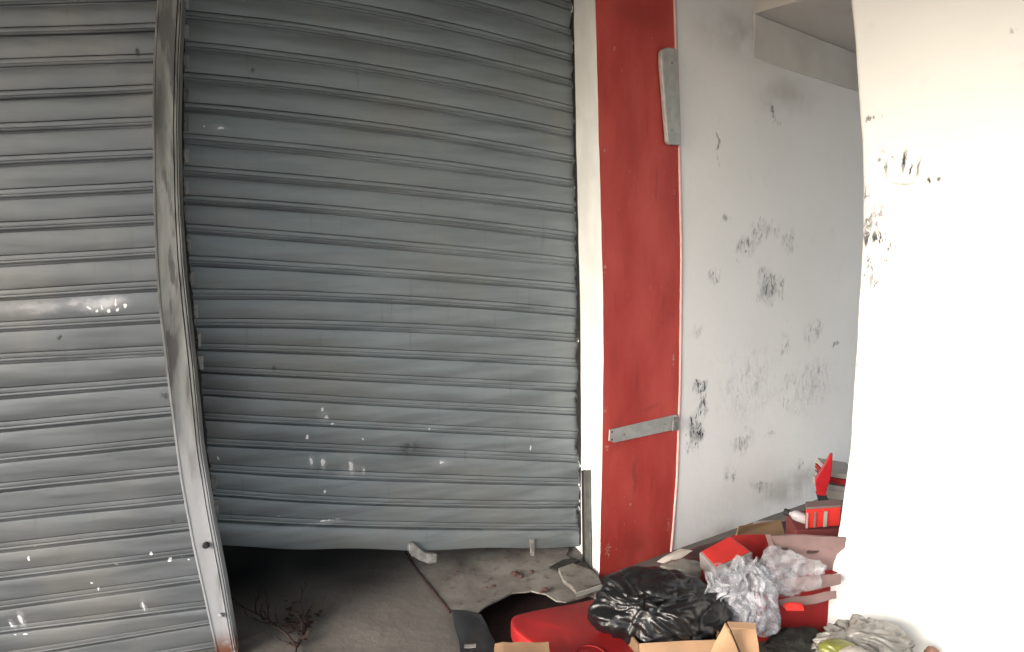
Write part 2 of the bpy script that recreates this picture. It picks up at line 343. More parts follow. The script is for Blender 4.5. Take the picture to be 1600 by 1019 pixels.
# ================================================================== building shell
def shell(name, label, parts, m, cat='wall'):
    bm = bmesh.new()
    for b in parts: add_box(bm, *b)
    o = obj(name, bm, m); return tag(o, label, cat)
TOP = 2.36
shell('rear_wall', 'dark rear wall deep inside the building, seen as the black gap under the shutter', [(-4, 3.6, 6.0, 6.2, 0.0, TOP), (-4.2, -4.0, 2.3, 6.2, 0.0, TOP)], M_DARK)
CAN = flat('canopy', [(-6, .55), (3.5, .55), (3.5, 6.3), (-6, 6.3)], [], TOP+.12, M_CEIL, .0)
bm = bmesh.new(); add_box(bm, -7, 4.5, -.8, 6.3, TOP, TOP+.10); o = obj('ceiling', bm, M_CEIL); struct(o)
bpy.data.objects.remove(CAN)
le = LEFT.at(LEFT.hit(-300, 500)[0], 0, .03)
bm = bmesh.new(); prism(bm, [le, le-LEFT.n*.2, Vector((-4.0, 2.3, 0)), Vector((-4.2, 1.3, 0))], (0, 0, TOP))
o = obj('side_wall', bm, M_TRIM); tag(o, 'white plastered wall beyond the left roller shutter, outside the picture', 'wall')

# ================================================================== shutters
def profile():
    """(t down the slat, offset towards the viewer)"""
    return [(.0,-.018),(.03,-.010),(.045,.0005),(.10,.0025),(.35,.0045),(.60,.0035),(.665,.0015),(.678,-.011),(.708,-.012),(.722,.0),(.77,.0012),(.83,.0005),(.842,-.008),(.862,-.008),(.872,.001),(.905,.002),(.925,.0),(.94,-.015),(1.0,-.018)]
def curtain(pl, lines, xs, fit, name, mat, parent, gain=1.0, clipx=None):
    gain *= .72
    bm = bmesh.new(); grid = []; uvs = []
    for k in range(len(lines)-1):
        last = k == len(lines)-2
        P = profile()
        for t, off in (P if k == 0 else P[1:]):
            row, uv = [], []
            for x in xs:
                y0, y1 = fit(lines[k], x), fit(lines[k+1], x)
                if clipx: x = x + (clipx(y0)-xs[-1])*(x-xs[0])/(xs[-1]-xs[0]); y0, y1 = fit(lines[k], x), fit(lines[k+1], x)
                u, z = pl.hit(x, y0+(y1-y0)*t)
                dent = .004*noise.noise(Vector((u*1.3, z*2.5, 3))) + .0018*noise.noise(Vector((u*6, z*7, 1))) + .0012*noise.noise(Vector((u*2, k*3.1, 9)))
                row.append(pl.at(u, z+.0012*noise.noise(Vector((u*5, k*7.7, 2))), off*gain*(.75+.25*noise.noise(Vector((k*3.3, u, 4))))+dent)); uv.append((u, z))
            grid.append(row); uvs.append(uv)
    sheet(bm, grid, uvs)
    o = obj(name, bm, mat, parent)
    for f in o.data.polygons: f.use_smooth = True
    md = o.modifiers.new('sheet', 'SOLIDIFY'); md.thickness = .0015; md.offset = -1
    md = o.modifiers.new('crisp', 'EDGE_SPLIT'); md.split_angle = math.radians(38)
    return o
def quad3(v, x):
    (a, b, c) = v; x0, x1, x2 = 300., 600., 890.
    return a*(x-x1)*(x-x2)/((x0-x1)*(x0-x2)) + b*(x-x0)*(x-x2)/((x1-x0)*(x1-x2)) + c*(x-x0)*(x-x1)/((x2-x0)*(x2-x1))
def lin2(v, x): return v[0] + (v[1]-v[0])*(x-40)/198.
CL = [(-250,-202,-103),(-203,-156,-63),(-156,-110,-23),(-109,-64,17),(-62,-18,57),(-15,28,97),(32,72,136),(80,119,177),(129,163,215),(175,207,255),(225,254,292),(275,300,332),(319,342,376),(364,388,415),(415,432,455),(467,473,493),(511,517,533),(547,558,572),(582,597,611),(616,634,648),(655,671,685),(695,709,722),(735,751,758),(772,790,793),(813,825,828)]
LL = [(-95,-97),(-42,-45),(9,3),(57,51),(106,99),(156,147),(207,198),(258,248),(310,300),(361,351),(414,402),(467,455),(516,505),(566,556),(620,604),(671,652),(719,699),(765,745),(811,791),(859,836),(902,877),(948,920),(986,961),(1025,991),(1064,1030),(1103,1069)]
sh = thing('roller_shutter', 'wide grey roller shutter beside the red pillar, its bottom edge lifted off the floor', 'shutter', 'roller shutters')
curtain(CENTRE, CL, fr(222, 918, 60), quad3, 'curtain', M_CENTRE, sh)
# bottom bar
bm = bmesh.new(); g = []; uv = []
BOT = (849, 857, 852)
for t, off in ((0,-.014),(.06,.004),(.14,.008),(.5,.008),(.9,.008),(1.0,.004),(1.0,-.02)):
    row, ur = [], []
    for x in fr(318, 912, 60):
        y0, y1 = quad3(CL[-1], x), quad3(BOT, x) + 1.5*math.sin(x*.031)
        u, z = CENTRE.hit(x, y0+(y1-y0)*t); row.append(CENTRE.at(u, z, off+.003*noise.noise(Vector((u*5, 0, 0))))); ur.append((u, z))
    g.append(row); uv.append(ur)
sheet(bm, g, uv); bar = obj('bottom_bar', bm, M_CENTRE, sh, smooth=True)
md = bar.modifiers.new('sheet', 'SOLIDIFY'); md.thickness = .003; md.offset = -1
md = bar.modifiers.new('crisp', 'EDGE_SPLIT'); md.split_angle = math.radians(40)
M_SLOT = simple('slot_black', (.012, .012, .013), .8)
def on_plane_poly(pl, pts, off, th):
    a = [pl.at(*pl.hit(x, y), off) for x, y in pts]; return a, -pl.n*th
bm = bmesh.new(); prism(bm, *on_plane_poly(CENTRE, ((415,841),(441,843),(441,849),(415,847)), .010, .004)); obj('lock_slot', bm, M_SLOT, sh)
bm = bmesh.new(); prism(bm, *on_plane_poly(CENTRE, ((806,846),(832,846),(832,850),(806,850)), .010, .004)); obj('lock_slot', bm, M_SLOT, sh)
M_PALE = simple('pale_metal', (.27, .265, .255), .6, .1, .5, 40, .3)
bm = bmesh.new(); prism(bm, *on_plane_poly(CENTRE, ((825,840),(833,840),(832,866),(827,866)), .018, .006)); obj('lock_bolt', bm, M_PALE, sh, bevel=.0015)
# bent lug hanging from the bar
bm = bmesh.new()
prism(bm, *on_plane_poly(CENTRE, ((637,844),(643,843),(652,852),(662,860),(680,861),(679,873),(668,876),(655,871),(640,864),(635,855)), .030, .022))
bmesh.ops.subdivide_edges(bm, edges=bm.edges, cuts=2)
for v in bm.verts: v.co += Vector((noise.noise(v.co*40), noise.noise(v.co*40+Vector((3,3,3))), noise.noise(v.co*40+Vector((9,0,0)))))*.003
obj('pull_lug', bm, M_PALE, sh, bevel=.003)
# slat end clips down the left edge
for k, (a, b, c) in enumerate(CL[5:-1]):
    y0 = quad3((a, b, c), 296)
    ex = {True: 286}.get(y0 < 330, 0) or (286 + (y0-330)*.105)
    if 560 < y0 < 730: continue
    bm = bmesh.new(); prism(bm, *on_plane_poly(CENTRE, ((ex,y0+8),(ex+9,y0+8),(ex+9,y0+30),(ex,y0+30)), .012, .008)); obj('slat_clip', bm, M_GALV.m, sh, bevel=.002)
# dark guide channel behind the post and at the pillar
bm = bmesh.new()
prism(bm, [CENTRE.at(CENTRE.hit(222, 400)[0], 0, .03), CENTRE.at(CENTRE.hit(262, 400)[0], 0, .03), CENTRE.at(CENTRE.hit(262, 400)[0], 0, -.06), CENTRE.at(CENTRE.hit(222, 400)[0], 0, -.06)], (0, 0, TOP))
obj('guide_channel', bm, M_GALV.m, sh)
def postx(y):
    K = [(-200,262),(0,258),(200,252),(330,254),(480,263),(600,276),(740,294),(850,313),(940,334),(1019,352),(1200,392)]
    y = max(-199, min(1199, y))
    for a, b in zip(K, K[1:]):
        if y <= b[0]: return a[1]+(b[1]-a[1])*(y-a[0])/(b[0]-a[0])
shL = thing('roller_shutter', 'grey roller shutter left of the leaning post, with a white paint smear at mid height', 'shutter', 'roller shutters')
curtain(LEFT, LL, fr(-330, 352, 60), lin2, 'curtain', M_LEFT, shL, 1.0, postx)

M_BLACK = simple('flat_black', (.012, .012, .012), .9, 0, .3, 40, .5)
def crevice(xa, xb, of, jag):  # black strips standing in for the shaded gaps beside the slats
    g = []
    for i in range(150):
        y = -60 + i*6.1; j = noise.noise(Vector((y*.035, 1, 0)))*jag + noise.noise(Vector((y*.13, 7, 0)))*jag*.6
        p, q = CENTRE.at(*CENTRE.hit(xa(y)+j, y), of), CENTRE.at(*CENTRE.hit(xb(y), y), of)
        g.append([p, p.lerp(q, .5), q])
    bm = bmesh.new(); sheet(bm, g); o = obj('dark_gap_strip', bm, M_BLACK, sh, smooth=True); md = o.modifiers.new('t', 'SOLIDIFY'); md.thickness = .006
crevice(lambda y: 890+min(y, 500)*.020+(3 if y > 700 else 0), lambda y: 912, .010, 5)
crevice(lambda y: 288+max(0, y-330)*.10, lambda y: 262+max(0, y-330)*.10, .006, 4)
# post: a U-channel leaning to the right at its foot
POSTP = Plane(-.87, 2.04, 14)
pl_l = edge(POSTP, ((246,-120),(245,0),(239,100),(238,200),(240,330),(243,410),(248,480),(262,600),(280,740),(300,850),(320,940),(338,1019),(345,1045)))
pl_r = edge(POSTP, ((287,-120),(285,0),(280,100),(278,200),(281,330),(286,410),(290,450),(302,560),(315,700),(331,800),(350,900),(370,1019),(376,1050)))
post = thing('shutter_post', 'weathered grey metal post between the two roller shutters, leaning right towards its rusty foot', 'post')
zt, zb = TOP, .0
sec = [(0,.0,-.05),(0,0,0),(.02,0,.002),(.08,0,.002),(.11,0,.0),(.5,0,-.001),(.80,0,.0),(.815,0,-.008),(.835,0,-.008),(.85,0,.002),(.93,0,.002),(.945,0,-.006),(.955,0,-.006),(.965,0,.001),(1,0,.001),(1,0,-.05)]
bm = bmesh.new(); g = []
for z in fr(zb, zt, 60):
    l, r = pl_l(z), pl_r(z)
    g.append([POSTP.at(l+(r-l)*a, z, o_ + .0025*noise.noise(Vector((z*7, a*3, 0)))) for a, _, o_ in sec])
sheet(bm, g); ch = obj('channel', bm, M_POST.m, post, smooth=True)
md = ch.modifiers.new('sheet', 'SOLIDIFY'); md.thickness = .003; md.offset = -1
md = ch.modifiers.new('crisp', 'EDGE_SPLIT'); md.split_angle = math.radians(35)
for x, y, s in ((322,851,.010),(345,960,.007)):
    u, z = POSTP.hit(x, y); c = POSTP.at(u, z, .006)
    bm = bmesh.new(); tube(bm, [c-POSTP.n*.004, c+POSTP.n*.003, c+POSTP.n*.007], [s, s, s*.7], 10); obj('bolt', bm, M_SLOT if s > .008 else M_POST.m, post)
# side cover plates closing the gap between post and middle shutter (seen edge on)
bm = bmesh.new()
g = []
for z in fr(0, TOP, 30):
    m_ = (pl_l(z)+pl_r(z))/2; a = POSTP.at(m_, z, -.07); b = CENTRE.at(CENTRE.hit(240, 400)[0], z, -.01); g.append([a, a.lerp(b, .5), b])
sheet(bm, g); obj('cover_plate', bm, M_GALV.m, post)

# ================================================================== pillar
e_l = edge(CENTRE, ((892,-60),(893,0),(896,150),(900,330),(904,500),(905,650),(905,800),(905,890)))
e_m = edge(RED, ((928,-60),(930,0),(934,150),(938,300),(942,450),(943,560),(941,700),(939,800),(936,906),(934,930)))
e_r = edge(RED, ((1051,-60),(1052,0),(1056,120),(1059,200),(1063,400),(1061,600),(1056,750),(1050,830),(1047,862),(1044,900)))
pillar = thing('pillar', 'red painted pillar with a white left edge, carrying a grey metal strip and handle', 'pillar')
def wall_uv(name, rows, m, parent, th=None):
    bm = bmesh.new(); sheet(bm, [[p for p, _ in r] for r in rows], [[u for _, u in r] for r in rows])
    o = obj(name, bm, m, parent, smooth=True); return o
zs = fr(0, TOP, 70)
rows = []
for z in zs:
    wv = .0025*noise.noise(Vector((z*6, 1, 0))) + .0015*noise.noise(Vector((z*25, 4, 0)))
    L = CENTRE.at(e_l(z)+wv, z, .03); Bk = CENTRE.at(e_l(z)+wv, z, -.20); M = RED.at(e_m(z)+wv, z, 0)
    rows.append([(Bk, (-.4, z)), (L, (-.2, z))] + [(L.lerp(M, t), (-.2+.2*t, z)) for t in (.25, .5, .75, 1)])
wall_uv('white_trim', rows, M_TRIM, pillar)
rows = []
for z in zs:
    wv = .0025*noise.noise(Vector((z*6, 1, 0))) + .0015*noise.noise(Vector((z*25, 4, 0)))
    m0, r0 = e_m(z)+wv, e_r(z)
    n = 10
    rows.append([(RED.at(m0+(r0-m0)*i/n, z, .0025*noise.noise(Vector((z*4, i*.5, 8))) if 0 < i < n else 0), (m0+(r0-m0)*i/n, z)) for i in range(n+1)])
wall_uv('red_panel', rows, M_RED.m, pillar)
rows = []
for z in zs:
    r0 = e_r(z); rows.append([(RED.at(r0-.0005, z, 0), (0, z)), (RED.at(r0, z, .004), (0, z)), (RED.at(r0+.012, z, .004), (0, z)), (RED.at(r0+.016, z, -.004), (0, z))])
wall_uv('corner_bead', rows, M_PINKEDGE, pillar)
# vertical grey handle plate
M_STRIP = simple('grey_strip', (.44, .44, .42), .5, .2, .2, 30, .2)
hb = thing('handle_plate', 'vertical grey rounded metal plate high on the right edge of the red pillar', 'handle')
bm = bmesh.new()
hp = [(1026,84),(1029,78),(1036,76),(1048,77),(1050,82),(1054,150),(1057,220),(1055,228),(1040,227),(1036,222),(1031,160),(1027,110)]
prism(bm, *on_plane_poly(RED, hp, .024, .020)); obj('plate', bm, M_STRIP, hb, bevel=.005, seg=3)
for y in (100, 205):
    u, z = RED.hit(1042, y); c = RED.at(u, z, .022); bm = bmesh.new(); tube(bm, [c, c+RED.n*.004], [.004, .003], 8); obj('screw', bm, M_GALV.m, hb)
# slanting flat strip
st = thing('metal_strip', 'flat grey metal strip screwed aslant across the lower half of the red pillar', 'metal strip')
bm = bmesh.new(); prism(bm, *on_plane_poly(RED, ((950,671),(1054,647),(1056,650),(1055,669),(1050,671),(957,691),(949,688)), .010, .006)); obj('bar', bm, M_STRIP, st, bevel=.0015)
bm = bmesh.new(); prism(bm, *on_plane_poly(RED, ((1047,652),(1056,650),(1055,671),(1046,672)), .018, .007)); obj('bent_end', bm, M_PALE, st, bevel=.002)
for x, y in ((953,674),(972,678),(1036,662),(953,686)):
    u, z = RED.hit(x, y); c = RED.at(u, z, .0095); bm = bmesh.new(); tube(bm, [c, c+RED.n*.003], [.0045, .003], 8); obj('screw', bm, M_GALV.m if x > 960 else simple('rust', (.12, .04, .02), .9), st)
# short guide rail on the white edge
TRIM = Plane(CENTRE.at(e_l(.5), 0, .03).x, CENTRE.at(e_l(.5), 0, .03).y, 0)
a = CENTRE.at(e_l(.4), 0, .03); b = RED.at(e_m(.4), 0, 0)
TRIM = Plane(a.x, a.y, math.degrees(math.atan2(b.y-a.y, b.x-a.x)))
TRIM.n = Vector((TRIM.d.y, -TRIM.d.x, 0))
if TRIM.n.dot(Vector((-1, 0, 0))) < 0: TRIM.n = -TRIM.n
gr = thing('guide_rail', 'short grey metal guide rail standing at the foot of the white pillar edge', 'guide rail')
M_RAIL = simple('worn_rail', (.11, .11, .105), .6, .2, .4, 25, .3)
for n_, (x0, x1, x2, x3), of, m_ in (('rail', (911,915,917,913), .008, M_BLACK), ('rail_lip', (915.5,924,926,917.5), .010, M_RAIL)):
    bm = bmesh.new(); prism(bm, *on_plane_poly(TRIM, ((x0,735),(x1,734),(x2,897),(x3,893)), of, .008)); obj(n_, bm, m_, gr, bevel=.002)
for i, (x, y, w_, h_) in enumerate(((902,758,11,14),(907,780,8,20),(903,850,10,50))):
    bm = bmesh.new(); prism(bm, *on_plane_poly(CENTRE, ((x,y),(x+w_,y+2),(x+w_,y+h_),(x+2,y+h_)), .045, .02))
    bmesh.ops.subdivide_edges(bm, edges=bm.edges, cuts=2)
    for v in bm.verts: v.co += nvec(v.co*50)*.003
    obj('mortar_patch', bm, M_TRIM, pillar, smooth=True)

# ================================================================== passage wall
iu0 = 0.0
rows = []
zsI = fr(0, TOP, 56)
for z in zsI:
    c = RED.at(e_r(z)+.010, z, 0); u0 = (c-INNER.p).dot(INNER.d)
    row = []
    for i in range(60):
        u = u0 + (3.4-u0)*i/59
        off = .006*noise.noise(Vector((u*1.7, z*1.7, 5))) + .0015*noise.noise(Vector((u*9, z*9, 5)))
        row.append((INNER.at(u, z, off), (u, z)))
    rows.append(row)
inner = wall_uv('passage_wall', rows, M_INNER, None)
bm = bmesh.new(); prism(bm, [INNER.at(.10, 0, -.03), INNER.at(3.4, 0, -.03), INNER.at(3.4, 0, -.15), INNER.at(.10, 0, -.15)], (0, 0, TOP)); obj('core', bm, M_DARK, inner)
tag(inner, 'scuffed white plaster wall of the passage, running back from the red pillar above the rubbish', 'wall')
# passage ceiling slab, and a thin darker slab for the soft band beneath
ua, za = INNER.hit(1176, 22); ub, zb_ = INNER.hit(1336, 84); uc, zc = INNER.hit(1176, 92); ud, zd = INNER.hit(1336, 142)
bm = bmesh.new()
c8 = lambda u0, z0, u1, z1, o0, o1, h: [INNER.at(u0, z0, o0), INNER.at(u1, z1, o0), INNER.at(u1, z1, o1), INNER.at(u0, z0, o1)] + [INNER.at(u0, z0+h, o0), INNER.at(u1, z1+h, o0), INNER.at(u1, z1+h, o1), INNER.at(u0, z0+h, o1)]
ext = lambda k: (ua+(ub-ua)*k, za+(zb_-za)*k)
u2, z2 = ext(2.2)
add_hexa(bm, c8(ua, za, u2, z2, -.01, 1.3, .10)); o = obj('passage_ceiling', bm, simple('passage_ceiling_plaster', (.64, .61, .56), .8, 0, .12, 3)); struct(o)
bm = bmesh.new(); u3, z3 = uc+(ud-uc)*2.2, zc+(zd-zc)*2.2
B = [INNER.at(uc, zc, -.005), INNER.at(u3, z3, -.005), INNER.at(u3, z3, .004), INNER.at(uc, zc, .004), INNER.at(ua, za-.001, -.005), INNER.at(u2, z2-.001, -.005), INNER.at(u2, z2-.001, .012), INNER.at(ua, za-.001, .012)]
add_hexa(bm, B); o = obj('wall_band', bm, M_BAND, bevel=.006); tag(o, 'thin brownish plaster band along the top of the passage wall, under its ceiling', 'beam')

# ================================================================== bright near wall
e_b = edge(BRIGHT, ((1328,-60),(1330,0),(1336,60),(1342,150),(1348,230),(1349,300),(1347,400),(1341,500),(1335,600),(1329,700),(1318,780),(1306,860),(1294,930),(1284,975),(1279,1000)))
rows = []
for z in fr(0, TOP, 90):
    u0 = e_b(z) + .0015*noise.noise(Vector((z*9, 0, 2))) + .0012*noise.noise(Vector((z*31, 0, 2)))
    row = [(BRIGHT.at(u0+.004, z, -.14), (u0-.2, z)), (BRIGHT.at(u0, z, -.006), (u0-.01, z))]
    for i in range(40):
        u = u0+.006 + (2.2-u0)*(i/39)**1.3
        row.append((BRIGHT.at(u, z, .005*noise.noise(Vector((u*2, z*2, 6)))+.0012*noise.noise(Vector((u*14, z*14, 6)))), (u, z)))
    row.append((BRIGHT.at(2.25, z, -.14), (3, z)))
    rows.append(row)
bw = wall_uv('near_wall', rows, M_BRIGHT, None)
tag(bw, 'brightly lit white plaster wall at the right, black flecks and chipped paint along its left edge', 'wall')

# ================================================================== rubbish
def crumple(name, m, parent, centre, rad, amp=.22, fs=3.2, lobes=(), sub=5, seed=0, flat_z=None, wr=.16, knot=None, ra=.0):
    """a crumpled thin plastic bag: an ellipsoid with lobes, folded by ridged noise"""
    bm = bmesh.new(); bmesh.ops.create_icosphere(bm, subdivisions=sub, radius=1.0)
    R = Vector(rad); C = Vector(centre); sv_ = Vector((seed*3.1, seed*1.7, seed))
    for v in bm.verts:
        d = v.co.normalized(); r = 1.0
        for ld, la, lw in lobes:
            c = d.dot(Vector(ld).normalized()); r += la*math.exp((c-1)/lw)
        q = d*fs + sv_
        q = q + nvec(q*.9)*.8
        f1 = noise.voronoi(q*.55)[0]; f2 = noise.voronoi(q*1.15+Vector((4,4,4)))[0]
        n1 = (f1[1]-f1[0]); n2 = (f2[1]-f2[0]); n3 = 1-abs(noise.noise(Vector((q.x*3.0, q.y*1.6+q.z*.8, q.z*2.0))))*2.2
        r += amp*(.80*(min(n1, .5)-.25) + .34*(min(n2, .45)-.2) + wr*(.25+1.5*max(0, noise.noise(q*.6+Vector((9,2,1)))))*(n3-.4) + .35*noise.noise(q*.5))
        if knot is not None:          # long folds running out from the tied neck
            kn = Vector(knot).normalized(); th = math.acos(max(-1, min(1, d.dot(kn)))); e1 = kn.orthogonal().normalized(); e2 = kn.cross(e1)
            ph = math.atan2(d.dot(e2), d.dot(e1)) + .5*noise.noise(d*1.5+sv_); rr = Vector((math.cos(ph)*3.2, math.sin(ph)*3.2, th*.8+seed))
            f_ = 1-abs(noise.noise(rr))*2.6; g_ = 1-abs(noise.noise(rr*2.1+Vector((5, 5, 5))))*2.6
            r += ra*(f_*.65+g_*.35-.35)*min(1, th*1.6)*(1-.35*th/3.1)
        p = Vector((d.x*R.x*r, d.y*R.y*r, d.z*R.z*r)) + C
        if flat_z is not None and p.z < flat_z: p.z = flat_z + (p.z-flat_z)*.05
        v.co = p
    return obj(name, bm, m, parent, smooth=True)
def board(name, m, parent, pts, th, bevel=.0015, curl=0.0, n=14):
    """a thin sheet of card from four corners, slightly curled"""
    a, b, c, d = [Vector(p) for p in pts]; nrm = (b-a).cross(d-a).normalized()
    if nrm.z < 0: nrm = -nrm
    bm = bmesh.new(); g = []
    for i in range(n+1):
        t = i/n; row = []
        for j in range(n+1):
            s = j/n; p = (a*(1-s)+b*s)*(1-t) + (d*(1-s)+c*s)*t
            cr = 1-abs(noise.noise(p*7+Vector((3, 1, 8))))*2
            row.append(p + nrm*(curl*math.sin(math.pi*s)*math.sin(math.pi*t*.9+.2) + .006*noise.noise(p*9) + .004*max(0, cr-.6)/.4) + nvec(p*14)*.003)
        g.append(row)
    sheet(bm, g); o = obj(name, bm, m, parent, smooth=True)
    md = o.modifiers.new('card', 'SOLIDIFY'); md.thickness = th; md.offset = -1
    md = o.modifiers.new('crisp', 'EDGE_SPLIT'); md.split_angle = .6
    return o
def card_mat(name, col, var=.18):
    m = Mat(name, .85); n = m.noise(5, 5); f = m.noise(60, 3, 'Object', (1, .2, 1))
    c = m.mix(m.ramp(n, .3, .7), tuple(x*(1-var) for x in col), col); c = m.mix(m.ramp(f, .5, .8, 0, .3), c, tuple(x*.7 for x in col))
    m.color(c); m.bump(f, .2, .002); return m.m
M_CARD = card_mat('tan_cardboard', (.36, .22, .125), .28); M_CARD2 = card_mat('brown_cardboard', (.20, .125, .07), .3); M_PINKC = card_mat('pinkish_card', (.21, .135, .13), .4)
M_REDC = card_mat('red_card', (.32, .010, .010), .4); M_REDB = card_mat('bright_red_card', (.62, .022, .016), .25); M_GREYC = card_mat('grey_card', (.30, .27, .265), .3)
M_PAPER = card_mat('pale_paper', (.36, .33, .30), .3)
m = Mat('red_vinyl', .55); n = m.noise(4, 4); m.color(m.mix(m.ramp(n, .3, .7), (.20, .006, .007), (.36, .013, .014))); m.bump(m.noise(9, 4), .25, .01); M_VINYL = m.m
m = Mat('black_bag', .33); m.color((.007, .007, .008)); m.b.inputs['Specular IOR Level'].default_value = .5
m.bump(m.noise(30, 5, 'Object', (1, 1, 1), 1.5), .45, .006); M_BAG = m.m
def film(name, col, alpha, rough=.25):
    m = Mat(name, rough); m.color(m.mix(m.ramp(m.noise(9, 4), .3, .7), tuple(x*.8 for x in col), col))
    al = m.ramp(m.noise(14, 4, 'Object', (1, 1, 1), 1.0), .3, .7, alpha-.15, min(1, alpha+.25))
    m.link(al, m.b.inputs['Alpha']); m.b.inputs['Subsurface Weight'].default_value = 0; m.bump(m.noise(28, 5, 'Object', (1, 1, 1), 1.5), .5, .006); return m.m
M_FILM = film('clear_plastic_film', (.50, .51, .55), .24); M_FILMG = film('grey_plastic_film', (.24, .23, .21), .85); M_YEL = simple('yellow_green_plastic', (.17, .18, .04), .35, 0, .3, 20, .4)

# red vinyl cushion lying across the pit
cu = thing('red_cushion', 'glossy red vinyl cushion with a rounded corner, lying across the hole in the floor', 'cushion')
cp = [(798,966),(801,962),(808,959),(850,950),(900,941),(946,930),(975,936),(1010,1000),(1020,1060),(960,1080),(900,1050),(860,1020),(826,1003),(806,986),(798,975)]
tp = [onz(x, y, .075) for x, y in cp]
bm = bmesh.new(); cen = sum(tp, Vector())/len(tp)
rings = []
for s, dz in ((.985,-.062),(1.0,-.050),(1.005,-.020),(.995,-.004),(.975,.0),(.80,.002),(.5,.004),(.2,.005)):
    rings.append([bm.verts.new(cen + (p-cen)*s + Vector((0, 0, dz + .004*noise.noise(p*8+Vector((0, 0, s)))))) for p in tp])
for a, b in zip(rings, rings[1:]):
    for j in range(len(tp)): face(bm, [a[j], a[(j+1) % len(tp)], b[(j+1) % len(tp)], b[j]])
face(bm, rings[0]); face(bm, rings[-1])
o = obj('cover', bm, M_VINYL, cu, smooth=True); md = o.modifiers.new('sub', 'SUBSURF'); md.levels = 2; md.render_levels = 2
c = onz(922, 1022, .080); bm = bmesh.new(); tube(bm, [c+Vector((math.cos(a)*.042, math.sin(a)*.042, 0)) for a in fr(0, 6.283, 28)], .0028, 6); obj('round_seam', bm, M_REDC, cu, smooth=True)

# grey plastic tray leaning in the pit
tr = thing('plastic_tray', 'dark grey plastic tray tilted into the hole at the corner of the concrete slab', 'tray')
A, B_, C_, D_ = onz(706, 957, .012), onz(750, 962, .0), onz(790, 1040, -.10), onz(724, 1045, -.01)
board('shell', simple('dark_grey_plastic', (.028, .03, .036), .5, 0, .3, 14, .3), tr, (A, B_, C_, D_), .006, curl=.02)
board('label_strip', M_PALE, tr, (onz(726,1007,.016), onz(744,1007,.014), onz(744,1012,.014), onz(726,1012,.016)), .002, n=2)

# cardboard scrap at the bottom edge
o = board('cardboard_scrap', M_CARD, None, (onz(773,1008,.13), onz(858,1005,.13), onz(864,1060,.12), onz(768,1065,.12)), .005, curl=.004)
tag(o, 'flat tan cardboard scrap at the bottom edge, in front of the red cushion', 'cardboard')

# cardboard box holding the black bag
bx = thing('cardboard_box', 'open brown cardboard box under the black rubbish bag', 'box')
P1, P2 = onz(998, 1006, .12), onz(1128, 999, .12); dn = Vector((0, 0, -.12)); back = Vector((-.06, .27, 0))
P0, P3 = onz(968, 968, .12), P2 + (onz(968, 968, .12)-P1) + Vector((.05, .03, 0))
for nm, a, b in (('box_side', P1, P2), ('box_side', P0, P1), ('box_side', P2, P3), ('box_side', P3, P0)):
    board(nm, M_CARD2, bx, (a, b, b+dn, a+dn), .005, curl=.003)
board('box_flap', M_CARD, bx, (P1, P2, P2+Vector((.0, -.05, -.06)), P1+Vector((0, -.05, -.06))), .004, curl=.006)
board('box_base', M_CARD2, bx, (P0+dn*.98, P1+dn*.98, P2+dn*.98, P3+dn*.98), .003)

# black rubbish bag
bc = onz(1034, 950, .15)
bag = crumple('rubbish_bag', M_BAG, None, bc, (.172, .130, .112), .34, 1.9,
              (((-1, -.25, -.15), .26, .10), ((1, -.2, -.2), .18, .08), ((-.25, .5, .6), .10, .12), ((.1, -.6, -.5), .12, .15), ((-.8, .3, .6), .12, .08)), 6, 4, .035, .10, (-.45, -.75, .55), .09)
tag(bag, 'shiny crumpled black rubbish bag slumped over the cardboard box below the red pillar', 'rubbish bag')
# tied neck of the bag
bm = bmesh.new()
for k in range(5):
    a = k*1.3; b0 = bc + Vector((-.07, -.09, .055)); tube(bm, [b0, b0+Vector((math.cos(a)*.02, math.sin(a)*.02, .02)), b0+Vector((math.cos(a)*.055, math.sin(a)*.045, .018+.008*(k % 2)))], [.014, .012, .004], 6)
o = obj('tied_neck', bm, M_BAG, bag, smooth=True)

# bent cardboard flap standing in front
fl = thing('cardboard_sheet', 'bent light tan cardboard sheet standing in front of the clear plastic bag', 'cardboard')
r0, r1 = onz(1136, 975, .23), onz(1180, 976, .23)
k0, k1 = onz(1168, 1040, .10), onz(1098, 1050, .07)
board('left_panel', M_CARD, fl, (r0, onz(1142, 985, .225), k0, k1), .005, curl=.006)
board('right_panel', M_CARD, fl, (onz(1142, 984, .225), r1, onz(1192, 1040, .10), k0), .005, curl=.012)
board('fold', M_CARD, fl, (r0, r1, onz(1178, 986, .222), onz(1141, 985, .226)), .004)

# clear plastic carrier bag with its ears up
cb = thing('clear_plastic_bag', 'crumpled translucent white plastic bag with its handles pointing up, beside the black bag', 'plastic bag')
cc = onz(1168, 930, .17)
crumple('body', film('cloudy_plastic_film', (.46, .47, .52), .38), cb, cc, (.088, .085, .088), .30, 2.2, (((.5, -.5, -.8), .35, .25), ((-.9, -.2, .2), .30, .06), ((.1, .3, .9), .3, .08)), 6, 9, .0, .10, (-.1, .1, .95), .30)
crumple('gathered_top', M_FILM, cb, onz(1226, 896, .225), (.10, .05, .062), .45, 2.6, (((.9, 0, .3), .4, .08), ((-.3, .3, .9), .4, .06), ((.7, -.5, -.4), .3, .06)), 5, 14)
crumple('slack_side', M_FILM, cb, onz(1138, 905, .19), (.055, .05, .045), .5, 2.4, (((-.6, .1, .7), .4, .08), ((-.8, -.3, -.4), .4, .06)), 5, 17)
